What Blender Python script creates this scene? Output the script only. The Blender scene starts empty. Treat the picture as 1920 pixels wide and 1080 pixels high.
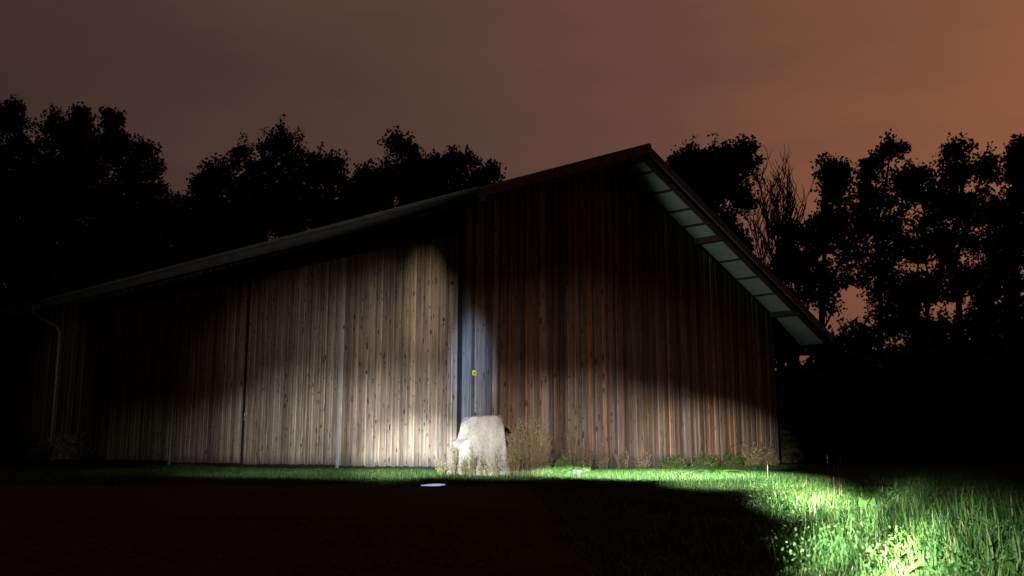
import bpy, math, random
import numpy as np
random.seed(7); rng = np.random.default_rng(7)
scene = bpy.context.scene
COL = scene.collection

# ------------------------------------------------------------------ camera
FPX = 1819.0; HZ = 855.0; EYE = 0.30
TH = math.atan((HZ - 540) / FPX); CT, ST = math.cos(TH), math.sin(TH)
cam_d = bpy.data.cameras.new('camera'); cam = bpy.data.objects.new('camera', cam_d); COL.objects.link(cam)
cam.location = (0, 0, EYE); cam.rotation_euler = (math.pi / 2 + TH, 0, 0)
cam_d.sensor_width = 36; cam_d.lens = 36 * FPX / 1920; cam_d.clip_start = 0.05; cam_d.clip_end = 2000
scene.camera = cam
scene.render.resolution_x = 1024; scene.render.resolution_y = 576
scene.view_settings.view_transform = 'Standard'; scene.view_settings.look = 'None'
scene.view_settings.exposure = 0; scene.view_settings.gamma = 1

# ------------------------------------------------------------------ world: night sky lit by town glow on the right
w = bpy.data.worlds.new("World"); scene.world = w; w.use_nodes = True
nt = w.node_tree; nt.nodes.clear(); N = nt.nodes.new; Lk = nt.links.new
out = N('ShaderNodeOutputWorld'); bg = N('ShaderNodeBackground'); Lk(bg.outputs[0], out.inputs[0])
tc = N('ShaderNodeTexCoord'); sep = N('ShaderNodeSeparateXYZ'); Lk(tc.outputs['Generated'], sep.inputs[0])
def wmath(op, a, b=None, clamp=False):
    m = N('ShaderNodeMath'); m.operation = op; m.use_clamp = clamp
    for i, v in enumerate((a, b)):
        if v is None: continue
        if isinstance(v, (int, float)): m.inputs[i].default_value = v
        else: Lk(v, m.inputs[i])
    return m.outputs[0]
# soft streaky cloud
mp = N('ShaderNodeMapping'); mp.inputs['Scale'].default_value = (2.2, 2.2, 10); Lk(tc.outputs['Generated'], mp.inputs[0])
nz = N('ShaderNodeTexNoise'); nz.inputs['Scale'].default_value = 1.3; nz.inputs['Detail'].default_value = 4; nz.inputs['Roughness'].default_value = .5
Lk(mp.outputs[0], nz.inputs['Vector'])
cl = wmath('SUBTRACT', nz.outputs[0], .5)
fac = wmath('ADD', wmath('MULTIPLY', sep.outputs[0], .95), .53)
fac = wmath('ADD', fac, wmath('MULTIPLY', cl, .38))
fac = wmath('ADD', fac, wmath('MULTIPLY', wmath('SUBTRACT', sep.outputs[2], .3), .12), clamp=True)
rp = N('ShaderNodeValToRGB'); cr = rp.color_ramp
stops = [(0.0, (.036, .022, .020)), (.07, (.054, .030, .025)), (.3, (.086, .045, .036)), (.5, (.110, .055, .041)), (.68, (.152, .069, .046)), (.84, (.225, .088, .048)), (1, (.29, .112, .055))]
cr.elements[0].position = 0; cr.elements[0].color = (*stops[0][1], 1)
cr.elements[1].position = 1; cr.elements[1].color = (*stops[-1][1], 1)
for p, c in stops[1:-1]:
    e = cr.elements.new(p); e.color = (*c, 1)
Lk(fac, rp.inputs[0])
# darker towards the zenith, and behind the camera
zen = N('ShaderNodeMapRange'); zen.inputs['From Min'].default_value = .5; zen.inputs['From Max'].default_value = 1; zen.inputs['To Min'].default_value = 1; zen.inputs['To Max'].default_value = .45
Lk(sep.outputs[2], zen.inputs['Value'])
bk = N('ShaderNodeMapRange'); bk.inputs['From Min'].default_value = -.1; bk.inputs['From Max'].default_value = .6; bk.inputs['To Min'].default_value = .10; bk.inputs['To Max'].default_value = 1
Lk(sep.outputs[1], bk.inputs['Value'])
Lk(rp.outputs[0], bg.inputs[0]); Lk(wmath('MULTIPLY', wmath('MULTIPLY', zen.outputs[0], bk.outputs[0]), .91), bg.inputs[1])

# ------------------------------------------------------------------ geometry of the place
AL = math.atan((-1050 - 960) / (FPX / CT))
dL = np.array([math.sin(AL), math.cos(AL), 0.]); dR = np.array([dL[1], -dL[0], 0.])
def ray(x, y):
    X = (x - 960) / FPX; U = (540 - y) / FPX
    return np.array([X, CT - U * ST, ST + U * CT])
def on_ground(x, y, z=0.):
    r = ray(x, y); t = (z - EYE) / r[2]; return r * t + [0, 0, EYE]
def at_depth(x, y, d):
    r = ray(x, y); return r * (d / r[1]) + [0, 0, EYE]
C0 = on_ground(866, 886)
def B(L, R, z): return C0 + dL * L + dR * R + np.array([0, 0, z])   # barn frame: L along the doors, R along the gable
def on_gable(x, y):
    r = ray(x, y); o = np.array([0, 0, EYE]); t = np.dot(C0 - o, dL) / np.dot(r, dL); return o + r * t
def on_front(x, y):
    r = ray(x, y); o = np.array([0, 0, EYE]); t = np.dot(C0 - o, dR) / np.dot(r, dR); return o + r * t

def gz(x, y):
    """height of the ground"""
    x = np.asarray(x, float); y = np.asarray(y, float)
    px = x - C0[0]; py = y - C0[1]
    L = px * dL[0] + py * dL[1]
    z = .16 * np.clip((L - 6) / 9, 0, 1) ** 1.5
    z = z + .012 * np.sin(x * 1.9 + 1.3) * np.sin(y * 1.3) + .010 * np.sin(x * 4.1 + y * 2.7)
    far = np.clip((np.hypot(x, y) - 24) / 25, 0, 1)
    z = z + far * .25
    near = np.clip((np.hypot(x, y) - 1.5) / 3, 0.3, 1)
    return z * near

# ------------------------------------------------------------------ lights (the place is lit by hand torches, plus a few added fills)
def torch_light(name, src, dst, half_h, half_v, power, color, blend=1., rad=.03, roll=0.):
    d = bpy.data.lights.new(name, 'SPOT'); o = bpy.data.objects.new(name, d); COL.objects.link(o)
    src = np.array(src, float); dst = np.array(dst, float); v = dst - src; v /= np.linalg.norm(v)
    from mathutils import Vector, Quaternion
    o.location = src; o.rotation_mode = 'QUATERNION'; o.rotation_quaternion = Vector(v).to_track_quat('-Z', 'Y') @ Quaternion((0, 0, 1), math.radians(roll))
    d.energy = power; d.color = color; d.spot_blend = blend; d.shadow_soft_size = rad
    hm = max(half_h, half_v); d.spot_size = math.radians(2 * hm)
    o.scale = (math.tan(math.radians(half_h)) / math.tan(math.radians(hm)), math.tan(math.radians(half_v)) / math.tan(math.radians(hm)), 1)
    return o
GRN = (.93, 1, .86)
LP = (-.6, -.6, 1.15)
# doors
torch_light('torch_door_core', LP, on_front(782, 862), 4.2, 2.9, 48000, (1, .985, .95))
torch_light('torch_door_right', LP, on_front(770, 815), 5.2, 4.8, 12000, (1, .97, .93))
torch_light('torch_door_seam', LP, on_front(665, 820), 5.0, 4.2, 9000, (1, .97, .92))
torch_light('torch_door_second', LP, on_front(560, 812), 5.2, 4.4, 8500, (1, .97, .93))
torch_light('torch_door_third', LP, on_front(470, 840), 5.5, 3.6, 5000, (1, .96, .88))
torch_light('torch_door_fourth', LP, on_front(330, 850), 7, 3.4, 1100, (1, .95, .87))
torch_light('torch_door_mid', LP, on_front(745, 690), 6.5, 6.6, 5200, (1, .88, .78))
torch_light('torch_door_high', LP, on_front(580, 700), 8.0, 6.2, 2200, (1, .84, .72))
torch_light('torch_door_top', LP, on_front(660, 640), 8, 6.0, 900, (1, .84, .74))
torch_light('torch_door_streak', LP, on_front(795, 575), 1.9, 3.8, 6200, (1, .80, .50))
torch_light('torch_corner_post', LP, on_gable(884, 705), 1.6, 4.2, 24000, (.42, .62, 1.))
# gable
torch_light('torch_gable_first', LP, on_gable(975, 815), 4.6, 4.4, 8500, (1, .87, .75))
torch_light('torch_gable_second', LP, on_gable(1110, 818), 5.5, 4.3, 12500, (1, .87, .75))
torch_light('torch_gable_third', LP, on_gable(1235, 835), 5.0, 3.8, 20000, (1, .85, .72))
torch_light('torch_gable_low', LP, on_gable(1325, 850), 5.2, 3.4, 42000, (1, .87, .73))
torch_light('gable_fill', LP, on_gable(1110, 730), 12, 7.5, 2600, (1, .62, .50))  # added weak spot that softens the edges of the gable pools
torch_light('soffit_bounce_fill', B(-1.5, -12, .3), B(-.70, 9.0, 5.35), 2.5, 9.3, 2800, (.80, 1, .92))  # added lamp standing in for light bounced up from the grass
# grass
torch_light('torch_boulder', LP, at_depth(902, 838, 14.3), 2.2, 2.2, 12500, (1, .99, .95))
torch_light('torch_grass_door', (-.4, -.3, .6), on_ground(700, 891), 12, .65, 8000, GRN, .9)
torch_light('torch_grass_boulder', (-.4, -.3, .6), on_ground(960, 895), 6, .5, 11000, GRN, 1.)
torch_light('torch_grass_wall', (.2, -.3, .6), on_ground(1230, 892), 8.5, .7, 150000, GRN, .9)
torch_light('torch_grass_far', (-.5, -.3, .5), on_ground(1400, 905), 5, .9, 45000, GRN, 1.)
torch_light('torch_grass_band', (-.5, -.2, .42), on_ground(1520, 932), 4.8, 1.4, 20000, GRN, 1., roll=-17)
torch_light('torch_grass_bend', (-.7, -.1, .42), on_ground(1640, 985), 4.5, 1.6, 11000, GRN, 1., roll=-48)
torch_light('torch_grass_near', (-.7, -.1, .42), on_ground(1705, 1075), 4.6, 2.6, 5500, GRN, 1., roll=-60)
torch_light('torch_grass_core', (-.7, -.1, .42), on_ground(1712, 1062), 3.2, .9, 22000, (1, 1, .72), 1., roll=-52)
torch_light('torch_grass_core', (-.5, -.2, .42), on_ground(1530, 930), 3.6, .75, 45000, (1, 1, .74), 1., roll=-16)
torch_light('torch_grass_slope', (-.5, -.2, .45), on_ground(1745, 1010), 9.5, 4.2, 2100, GRN, 1., roll=-25)
# added fill along the eave, and dim spill on the far left end
torch_light('front_eave_fill', LP, on_front(520, 440), 17, 1.25, 2300, (1, .95, .88), .8, roll=15)
torch_light('torch_downpipe', LP, on_front(112, 740), 2.0, 6.0, 1300, (1, .95, .92))

# ------------------------------------------------------------------ helpers
def mesh_np(name, V, F, mat, parent=None, attrs=None, smooth=False):
    V = np.asarray(V, np.float32).reshape(-1, 3); me = bpy.data.meshes.new(name)
    if isinstance(F, np.ndarray):
        k = F.shape[1]; nf = len(F)
        me.vertices.add(len(V)); me.vertices.foreach_set('co', V.ravel())
        me.loops.add(nf * k); me.loops.foreach_set('vertex_index', F.astype(np.int32).ravel())
        me.polygons.add(nf); me.polygons.foreach_set('loop_start', (np.arange(nf) * k).astype(np.int32))
        me.update(calc_edges=True)
    else:
        me.from_pydata([tuple(map(float, v)) for v in V], [], F)
    if attrs:
        for an, arr in attrs.items():
            a = me.attributes.new(an, 'FLOAT_COLOR', 'POINT')
            arr = np.asarray(arr, np.float32); full = np.ones((len(V), 4), np.float32); full[:, :arr.shape[1]] = arr
            a.data.foreach_set('color', full.ravel())
    me.materials.append(mat)
    if smooth: me.polygons.foreach_set('use_smooth', np.ones(len(me.polygons), bool))
    me.validate()
    o = bpy.data.objects.new(name, me); COL.objects.link(o)
    if parent: o.parent = parent; o.matrix_parent_inverse = parent.matrix_world.inverted() if False else o.matrix_parent_inverse
    return o
def empty(name, loc, label, cat, group=None):
    o = bpy.data.objects.new(name, None); COL.objects.link(o); o.location = tuple(map(float, loc)); o.empty_display_size = .2
    o['label'] = label; o['category'] = cat
    if group: o['group'] = group
    return o
def tag(o, label=None, cat=None, group=None, kind=None):
    if label: o['label'] = label
    if cat: o['category'] = cat
    if group: o['group'] = group
    if kind: o['kind'] = kind
    return o
def part(name, V, F, mat, root, **k):
    V = np.asarray(V, float).reshape(-1, 3) - np.array(root.location)
    return mesh_np(name, V, F, mat, root, **k)
def sub(name, V, F, mat, par, root, **k):
    V = np.asarray(V, float).reshape(-1, 3) - np.array(root.location)
    return mesh_np(name, V, F, mat, par, **k)

class MB:
    """collects shapes in barn or world coordinates"""
    def __init__(s): s.V = []; s.F = []; s.A = []
    def add(s, V, F, a=(0, 0, 0)):
        n = len(s.V); s.V += [tuple(v) for v in V]; s.F += [tuple(i + n for i in f) for f in F]; s.A += [a] * len(V)
    def hexa(s, P, a=(0, 0, 0)):   # 8 corners: bottom 4 ccw, top 4 ccw
        s.add(P, [(3, 2, 1, 0), (4, 5, 6, 7), (0, 1, 5, 4), (1, 2, 6, 5), (2, 3, 7, 6), (3, 0, 4, 7)], a)
    def box(s, L0, L1, R0, R1, z0, z1, a=(0, 0, 0)):
        s.hexa([B(L0, R0, z0), B(L1, R0, z0), B(L1, R1, z0), B(L0, R1, z0), B(L0, R0, z1), B(L1, R0, z1), B(L1, R1, z1), B(L0, R1, z1)], a)
    def tube(s, pts, rad, n=8, a=(0, 0, 0), cap=True):
        pts = [np.array(p, float) for p in pts]; rad = rad if hasattr(rad, '__len__') else [rad] * len(pts)
        V = []; F = []; 
        for i, p in enumerate(pts):
            t = pts[min(i + 1, len(pts) - 1)] - pts[max(i - 1, 0)]; t /= (np.linalg.norm(t) + 1e-9)
            u = np.cross(t, [0, 0, 1.]) if abs(t[2]) < .95 else np.cross(t, [1., 0, 0]); u /= np.linalg.norm(u); v = np.cross(t, u)
            for k in range(n):
                an = 2 * math.pi * k / n; V.append(p + rad[i] * (math.cos(an) * u + math.sin(an) * v))
        for i in range(len(pts) - 1):
            for k in range(n): F.append((i * n + k, i * n + (k + 1) % n, (i + 1) * n + (k + 1) % n, (i + 1) * n + k))
        if cap: F.append(tuple(range(n - 1, -1, -1))); F.append(tuple((len(pts) - 1) * n + k for k in range(n)))
        s.add(V, F, a)
    def build(s, name, mat, root, parent=None, smooth=False):
        if parent is None: return part(name, s.V, s.F, mat, root, attrs={'bc': np.array(s.A, float)}, smooth=smooth)
        return sub(name, s.V, s.F, mat, parent, root, attrs={'bc': np.array(s.A, float)}, smooth=smooth)

# ------------------------------------------------------------------ materials
def new_mat(name, rough=.8, spec=.3):
    m = bpy.data.materials.new(name); m.use_nodes = True; t = m.node_tree; b = t.nodes['Principled BSDF']
    b.inputs['Roughness'].default_value = rough; b.inputs['Specular IOR Level'].default_value = spec
    return m, t, b
class NT:
    def __init__(s, t): s.t = t
    def n(s, typ, **kw):
        x = s.t.nodes.new(typ)
        for k, v in kw.items(): setattr(x, k, v)
        return x
    def l(s, a, b): s.t.links.new(a, b)
    def m(s, op, a, b=None, c=None, clamp=False):
        x = s.t.nodes.new('ShaderNodeMath'); x.operation = op; x.use_clamp = clamp
        for i, v in enumerate((a, b, c)):
            if v is None: continue
            if isinstance(v, (int, float)): x.inputs[i].default_value = v
            else: s.t.links.new(v, x.inputs[i])
        return x.outputs[0]
    def mix(s, f, a, b, typ='MIX'):
        x = s.t.nodes.new('ShaderNodeMix'); x.data_type = 'RGBA'; x.blend_type = typ
        for i, v in ((0, f), (6, a), (7, b)):
            if isinstance(v, (int, float)): x.inputs[i].default_value = v
            elif isinstance(v, tuple): x.inputs[i].default_value = (*v, 1)
            else: s.t.links.new(v, x.inputs[i])
        return x.outputs[2]
    def noise(s, vec, scale, detail=3, rough=.55, typ='3D', w=None):
        x = s.t.nodes.new('ShaderNodeTexNoise'); x.inputs['Scale'].default_value = scale; x.inputs['Detail'].default_value = detail; x.inputs['Roughness'].default_value = rough
        if w is not None: x.noise_dimensions = '4D'; s.t.links.new(w, x.inputs['W'])
        s.t.links.new(vec, x.inputs['Vector']); return x.outputs[0]
    def ramp(s, f, stops):
        x = s.t.nodes.new('ShaderNodeValToRGB'); cr = x.color_ramp
        cr.elements[0].position = stops[0][0]; cr.elements[0].color = (*stops[0][1], 1)
        cr.elements[1].position = stops[-1][0]; cr.elements[1].color = (*stops[-1][1], 1)
        for p, c in stops[1:-1]: cr.elements.new(p).color = (*c, 1)
        s.t.links.new(f, x.inputs[0]); return x.outputs[0]
    def rng(s, v, a, b, c=0., d=1.):
        x = s.t.nodes.new('ShaderNodeMapRange'); x.inputs[1].default_value = a; x.inputs[2].default_value = b; x.inputs[3].default_value = c; x.inputs[4].default_value = d
        s.t.links.new(v, x.inputs[0]); return x.outputs[0]

def wood(name, colors, KA=.3, KD=11., knot=.8, base_dirt=True, horiz_off=0, dirt_h=.38, var=(.78, 1.15)):
    """weathered vertical boards; per-board random numbers come in the attribute bc"""
    m, t, b = new_mat(name, .82, .25); q = NT(t)
    at = q.n('ShaderNodeAttribute'); at.attribute_name = 'bc'
    sp = q.n('ShaderNodeSeparateColor'); q.l(at.outputs['Color'], sp.inputs[0])
    r1, r2, r3 = sp.outputs[0], sp.outputs[1], sp.outputs[2]
    geo = q.n('ShaderNodeTexCoord'); 
    # rotate world position so that x runs along the doors and y along the gable
    mp = q.n('ShaderNodeMapping'); mp.vector_type = 'POINT'; mp.inputs['Rotation'].default_value = (0, 0, -math.atan2(dR[1], dR[0]))
    q.l(geo.outputs['Object'], mp.inputs[0])
    s = q.n('ShaderNodeSeparateXYZ'); q.l(mp.outputs[0], s.inputs[0])
    al = q.m('ADD', s.outputs[0], s.outputs[1]); z = s.outputs[2]
    def vec(ka, kz, off):
        c = q.n('ShaderNodeCombineXYZ'); q.l(q.m('MULTIPLY', al, ka), c.inputs[0]); q.l(q.m('MULTIPLY', z, kz), c.inputs[1])
        q.l(q.m('MULTIPLY', off, 37.), c.inputs[2]); return c.outputs[0]
    basec = q.ramp(r1, colors)
    grain = q.noise(vec(60, 2.2, r2), 1., 4, .65)
    broad = q.noise(vec(3, .8, r3), 1., 3, .6)
    streak = q.noise(vec(22, .35, r1), 1., 3, .6)
    col = q.mix(1., basec, q.ramp(grain, [(.25, (.50, .46, .42)), (.5, (.95, .93, .9)), (.75, (1.25, 1.22, 1.15))]), 'MULTIPLY')
    col = q.mix(1., col, q.ramp(broad, [(.25, (.62, .62, .66)), (.5, (1, 1, 1)), (.8, (1.22, 1.15, 1.02))]), 'MULTIPLY')
    col = q.mix(1., col, q.ramp(streak, [(.32, (.45, .43, .43)), (.52, (1.05, 1.03, 1))]), 'MULTIPLY')
    lo, hi = var
    col = q.mix(1., col, q.ramp(r2, [(0, (lo,) * 3), (1, (hi,) * 3)]), 'MULTIPLY')
    # knots
    v = q.n('ShaderNodeTexVoronoi'); v.feature = 'F1'; v.inputs['Scale'].default_value = 1.; v.inputs['Randomness'].default_value = 1.
    warp = q.m('MULTIPLY', q.noise(vec(14, 9, r2), 1., 2), 1.0)
    c = q.n('ShaderNodeCombineXYZ'); q.l(q.m('ADD', q.m('MULTIPLY', al, KD), q.m('MULTIPLY', warp, .5)), c.inputs[0]); q.l(q.m('ADD', q.m('MULTIPLY', z, KD * .42), warp), c.inputs[1]); q.l(q.m('MULTIPLY', r3, 23.), c.inputs[2])
    q.l(c.outputs[0], v.inputs['Vector'])
    sc = q.n('ShaderNodeSeparateColor'); q.l(v.outputs['Color'], sc.inputs[0])
    rad = q.m('ADD', q.m('MULTIPLY', q.m('POWER', sc.outputs[0], 3.), .24), .13)
    k = q.m('MULTIPLY', q.rng(q.m('SUBTRACT', v.outputs['Distance'], rad), -.10, .05, 1, 0), knot, clamp=True)
    k = q.m('MULTIPLY', k, q.m('GREATER_THAN', sc.outputs[0], KA))
    col = q.mix(k, col, (.045, .028, .018))
    if base_dirt:
        e = q.m('ADD', q.m('MULTIPLY', q.noise(vec(26, 1.2, r2), 1., 4, .7), .55), .0)
        d = q.rng(q.m('SUBTRACT', z, e), -.12 * dirt_h / .38, .07, .88, 0)
        col = q.mix(d, col, (.055, .055, .062))
        gn = q.rng(q.noise(vec(1.1, 1.3, r3), 1., 3), .56, .72)
        gl = q.rng(z, 2.2, .6)
        col = q.mix(q.m('MULTIPLY', q.m('MULTIPLY', gn, gl), .45), col, (.105, .13, .065))
    q.l(col, b.inputs['Base Color'])
    bp = q.n('ShaderNodeBump'); bp.inputs['Strength'].default_value = .5; bp.inputs['Distance'].default_value = .004
    q.l(q.m('SUBTRACT', grain, k), bp.inputs['Height']); q.l(bp.outputs[0], b.inputs['Normal'])
    return m

M_DOOR = wood('door_boards', [(0, (.20, .165, .135)), (.35, (.29, .255, .22)), (.55, (.29, .275, .26)), (.7, (.36, .325, .275)), (1, (.45, .41, .35))], KA=.08, KD=14., knot=1., dirt_h=.62)
M_GABLE = wood('gable_boards', [(0, (.11, .08, .06)), (.2, (.18, .18, .19)), (.38, (.19, .125, .085)), (.5, (.14, .135, .14)), (.62, (.25, .18, .125)), (.75, (.16, .105, .075)), (.88, (.23, .215, .20)), (1, (.34, .26, .175))], KA=.2, knot=.95, dirt_h=.2, var=(.42, 1.35))
M_POST = wood('corner_post_board', [(0, (.20, .215, .235)), (1, (.24, .25, .27))], knot=.4)
M_BEAM = wood('beam_wood', [(0, (.07, .05, .035)), (1, (.11, .08, .055))], knot=.3, base_dirt=False)
M_BARGE = wood('bargeboard_wood', [(0, (.20, .14, .10)), (1, (.27, .19, .14))], knot=.3, base_dirt=False)

def simple(name, c1, c2, scale=6, rough=.7, spec=.3, metal=0, bump=0.):
    m, t, b = new_mat(name, rough, spec); q = NT(t); tcx = q.n('ShaderNodeTexCoord')
    n1 = q.noise(tcx.outputs['Object'], scale, 5, .6)
    q.l(q.ramp(n1, [(.3, c1), (.7, c2)]), b.inputs['Base Color']); b.inputs['Metallic'].default_value = metal
    if bump:
        bp = q.n('ShaderNodeBump'); bp.inputs['Strength'].default_value = .8; bp.inputs['Distance'].default_value = bump
        q.l(n1, bp.inputs['Height']); q.l(bp.outputs[0], b.inputs['Normal'])
    return m
M_STEEL = simple('galvanised_steel', (.26, .26, .28), (.42, .42, .46), 9, .5, .5, .2)
M_GUT = simple('weathered_zinc_gutter', (.14, .13, .125), (.20, .185, .175), 4, .75, .2)
M_STRIP = simple('zinc_strip', (.24, .245, .28), (.36, .365, .40), 4, .6, .4, 0)
M_DARK = simple('dark_gap', (.012, .011, .011), (.02, .018, .017), 5, .9)
M_ROOF = simple('fibre_cement_sheet', (.20, .19, .18), (.30, .28, .26), 3, .85)
M_FASC = simple('grey_green_fascia', (.10, .105, .10), (.17, .17, .155), 3, .7)

# ------------------------------------------------------------------ BARN
SL = .385; RR = 4.82; ZR = 7.19; LEN = 27.
R_E, R_F = -.45, 13.95; OV = 1.03
def ztop(R): return ZR - SL * abs(R - RR)
UND = .16                                            # sheet underside sits this far below the top line
R_BACK = 12.25
barn = empty('barn', B(0, 0, 0), 'long dark timber barn with vertical boarding, big sliding doors and overhanging saddle roof', 'barn')

# inner walls (behind the boards), gable end and the sides
def wallmesh():
    m = MB(); T = .16
    zt = lambda R: ztop(R) - UND - .02
    pts = [(0.02, 0), (R_BACK, 0), (R_BACK, zt(R_BACK)), (RR, zt(RR)), (0.02, zt(0.02))]
    a = [B(.0, r, z - .1 if z == 0 else z) for r, z in pts]; b_ = [B(T, r, z - .1 if z == 0 else z) for r, z in pts]
    n = 5; m.add(a + b_, [tuple(range(n)), tuple(range(2 * n - 1, n - 1, -1))] + [((i + 1) % n, i, n + i, n + (i + 1) % n) for i in range(n)])
    return m
wallmesh().build('gable_wall_frame', M_DARK, barn)

def boards(m, axis, p0, p1, zb, zt_fn, pitch, proud, depth, face0, wv=.0, gap=.004, cham=.006, sign=-1):
    """vertical boards; axis 'L': along the doors (faces -R), axis 'R': along the gable (faces -L)"""
    p = p0; i = 0
    while p < p1 - .02:
        wd = pitch * (1 + random.uniform(-wv, wv)); 
        if p + wd > p1: wd = p1 - p
        pr = (proud if i % 2 else 0.) + random.uniform(-.002, .003)
        a = (random.random(), random.random(), random.random())
        if axis == 'R' and face0 == 0. and p < .95: a = (random.choice((.18, .2, .48, .9)), a[1], a[2])
        q0, q1 = p + gap / 2, p + wd - gap / 2
        if i % 2: q0 -= .012; q1 += .012
        zbb = zb + random.uniform(-.012, .012)
        prof = [(q0, face0), (q0, face0 + depth + pr - cham), (q0 + cham, face0 + depth + pr), (q1 - cham, face0 + depth + pr), (q1, face0 + depth + pr - cham), (q1, face0)]
        V = []
        for lvl in (0, 1):
            for (u, o) in prof:
                z = zbb if lvl == 0 else zt_fn(u)
                V.append(B(u, sign * o, z) if axis == 'L' else B(sign * o, u, z))
        F = [(k, (k + 1) % 6, 6 + (k + 1) % 6, 6 + k) for k in range(6)] + [tuple(range(5, -1, -1)), tuple(range(6, 12))]
        if axis == 'R': F = [f[::-1] for f in F]
        m.add(V, F, a); p += wd; i += 1
    return m
gb = MB(); boards(gb, 'R', .19, R_BACK, .05, lambda R: ztop(R) - UND - .03, .118, .022, .026, 0., wv=.22, gap=.006)
gb.build('gable_boarding', M_GABLE, barn)
cp = MB(); boards(cp, 'R', -.02, .185, .02, lambda R: ztop(R) - UND - .03, .205, 0, .05, 0., gap=.0)
cp.build('corner_post', M_POST, barn)
# front wall above and beside the doors
fw = MB(); boards(fw, 'L', 14.35, LEN - .5, .03, lambda L: ztop(0) - UND - .04, .14, .018, .024, 0., wv=.1)
boards(fw, 'L', 0.0, 14.35, 4.62, lambda L: ztop(0) - UND - .04, .14, .018, .024, 0., wv=.1)
fw.build('front_wall', M_GABLE, barn)
bk_ = MB(); bk_.box(.16, LEN - .5, .0, .12, -.1, ztop(0) - UND - .05); bk_.build('front_wall_frame', M_DARK, barn)
b2 = MB(); boards(b2, 'R', 0, R_BACK, .05, lambda R: ztop(R) - UND - .03, .27, .02, .03, -(LEN - .5) - .03, sign=-1)
b2.build('far_gable_boarding', M_GABLE, barn)
b3 = MB(); b3.box(.17, LEN - .5, R_BACK - .12, R_BACK, -.1, ztop(R_BACK) - UND - .05); b3.build('back_wall', M_GABLE, barn)

# sliding doors
edges = [0.03, 3.59, 7.19, 10.56, 14.15]
for i in range(4):
    L0, L1 = edges[i] + .012, edges[i + 1] - .012
    off = .10 if i % 2 == 0 else .085
    d = MB(); boards(d, 'L', L0 + .0, L1 - .0, [.10, .12, .14, .19][i], lambda L: 4.52, .105, .007, .03, off, wv=.2, gap=.011, cham=.010)
    dobj = d.build('sliding_door', M_DOOR, barn)
    fr = MB(); fr.box(L0 + .01, L1 - .01, -off + .002, -off + .05, .14, 4.5); fr.build('door_frame', M_DARK, barn, dobj)
    bt = MB(); bt.box(L0, L1, -off - .030, -off + .0, [.04, .06, .08, .13][i], [.085, .105, .125, .175][i]); bt.build('bottom_rail', M_DARK, barn, dobj)
    if i < 3:
        e = MB()
        if i == 1: e.box(L1 - .05, L1 + .03, -off - .060, -off - .04, .08, 4.5); e.build('dark_gap_strip', M_DARK, barn, dobj)
        else: e.box(L1 - .075, L1 + .0, -off - .060, -off - .036, .05, 4.5); e.build('edge_strip', M_STRIP, barn, dobj)
    if i in (0, 1):
        k = MB(); zh = 1.12 + (.0 if i else .5); Lh = L1 - .11
        k.tube([B(Lh, -off - .036, zh), B(Lh, -off - .09, zh + .01), B(Lh, -off - .09, zh + .16), B(Lh, -off - .036, zh + .17)], .012)
        k.build('handle', M_STEEL, barn, dobj)
rl = MB(); rl.box(-.03, 14.5, -.17, -.10, 4.57, 4.64); rl.box(-.03, 14.5, -.18, -.0, 4.642, 4.655); rl.build('door_track', M_BEAM, barn)

# roof: corrugated sheets as one mesh per slope
def slope(R0, R1):
    m = MB(); nL = int((LEN + OV * 2) / .17); W = .177 / 2; Ls = []
    L = -OV
    while L < LEN + .6: Ls.append(L); L += .0885
    V = []; F = []
    for k, L in enumerate(Ls):
        dz = .022 * (1 if k % 2 else -1)
        for R in (R0, R1):
            V.append(B(L, R, ztop(R) - .02 + dz)); 
    for k, L in enumerate(Ls):
        dz = .022 * (1 if k % 2 else -1)
        for R in (R0, R1): V.append(B(L, R, ztop(R) - .032 + dz))
    n = len(Ls); o = 2 * n
    for k in range(n - 1):
        F.append((2 * k, 2 * k + 1, 2 * k + 3, 2 * k + 2)); F.append((o + 2 * k, o + 2 * k + 2, o + 2 * k + 3, o + 2 * k + 1))
        for r in (0, 1): F.append((2 * k + r, 2 * k + 2 + r, o + 2 * k + 2 + r, o + 2 * k + r))
    F.append((0, o, o + 1, 1)); e = 2 * (n - 1); F.append((e, e + 1, o + e + 1, o + e))
    m.add(V, F); return m
slope(R_E, RR - .01).build('front_roof_slope', M_ROOF, barn)
slope(RR + .01, R_F).build('back_roof_slope', M_ROOF, barn)
rc = MB(); rc.tube([B(-OV - .02, RR, ZR + .0), B(LEN, RR, ZR + .0)], .07, 10); rc.build('ridge_cap', M_ROOF, barn)
# light soffit panels under the overhang and purlins
def sheet(m, L0, L1, R0, R1, zoff0, zoff1, a=(0, 0, 0)):
    P = []
    for zo in (zoff0, zoff1):
        P += [B(L0, R0, ztop(R0) + zo), B(L1, R0, ztop(R0) + zo), B(L1, R1, ztop(R1) + zo), B(L0, R1, ztop(R1) + zo)]
    m.hexa(P, a)
M_SOF = simple('pale_soffit_panel', (.33, .36, .33), (.44, .46, .42), 2, .85)
s1 = MB(); sheet(s1, -OV + .10, LEN, RR + .02, R_F - .03, -.100, -.070); s1.build('back_soffit', M_SOF, barn)
s2 = MB(); sheet(s2, -OV + .10, LEN, R_E + .03, RR - .02, -.100, -.070); s2.build('front_soffit', M_SOF, barn)
def Rof(x, y):
    p = on_gable(x, y) - C0; return float(np.dot(p, dR))
pur = [(1180, 343), (1215, 374), (1250, 405), (1278, 438), (1345, 492), (1378, 526), (1410, 560)]
for x, y in pur:
    R = Rof(x, y); m = MB(); sheet(m, -OV + .13, .16, R - .022, R + .022, -.135, -.1005); m.build('purlin', M_BEAM, barn)
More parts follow.
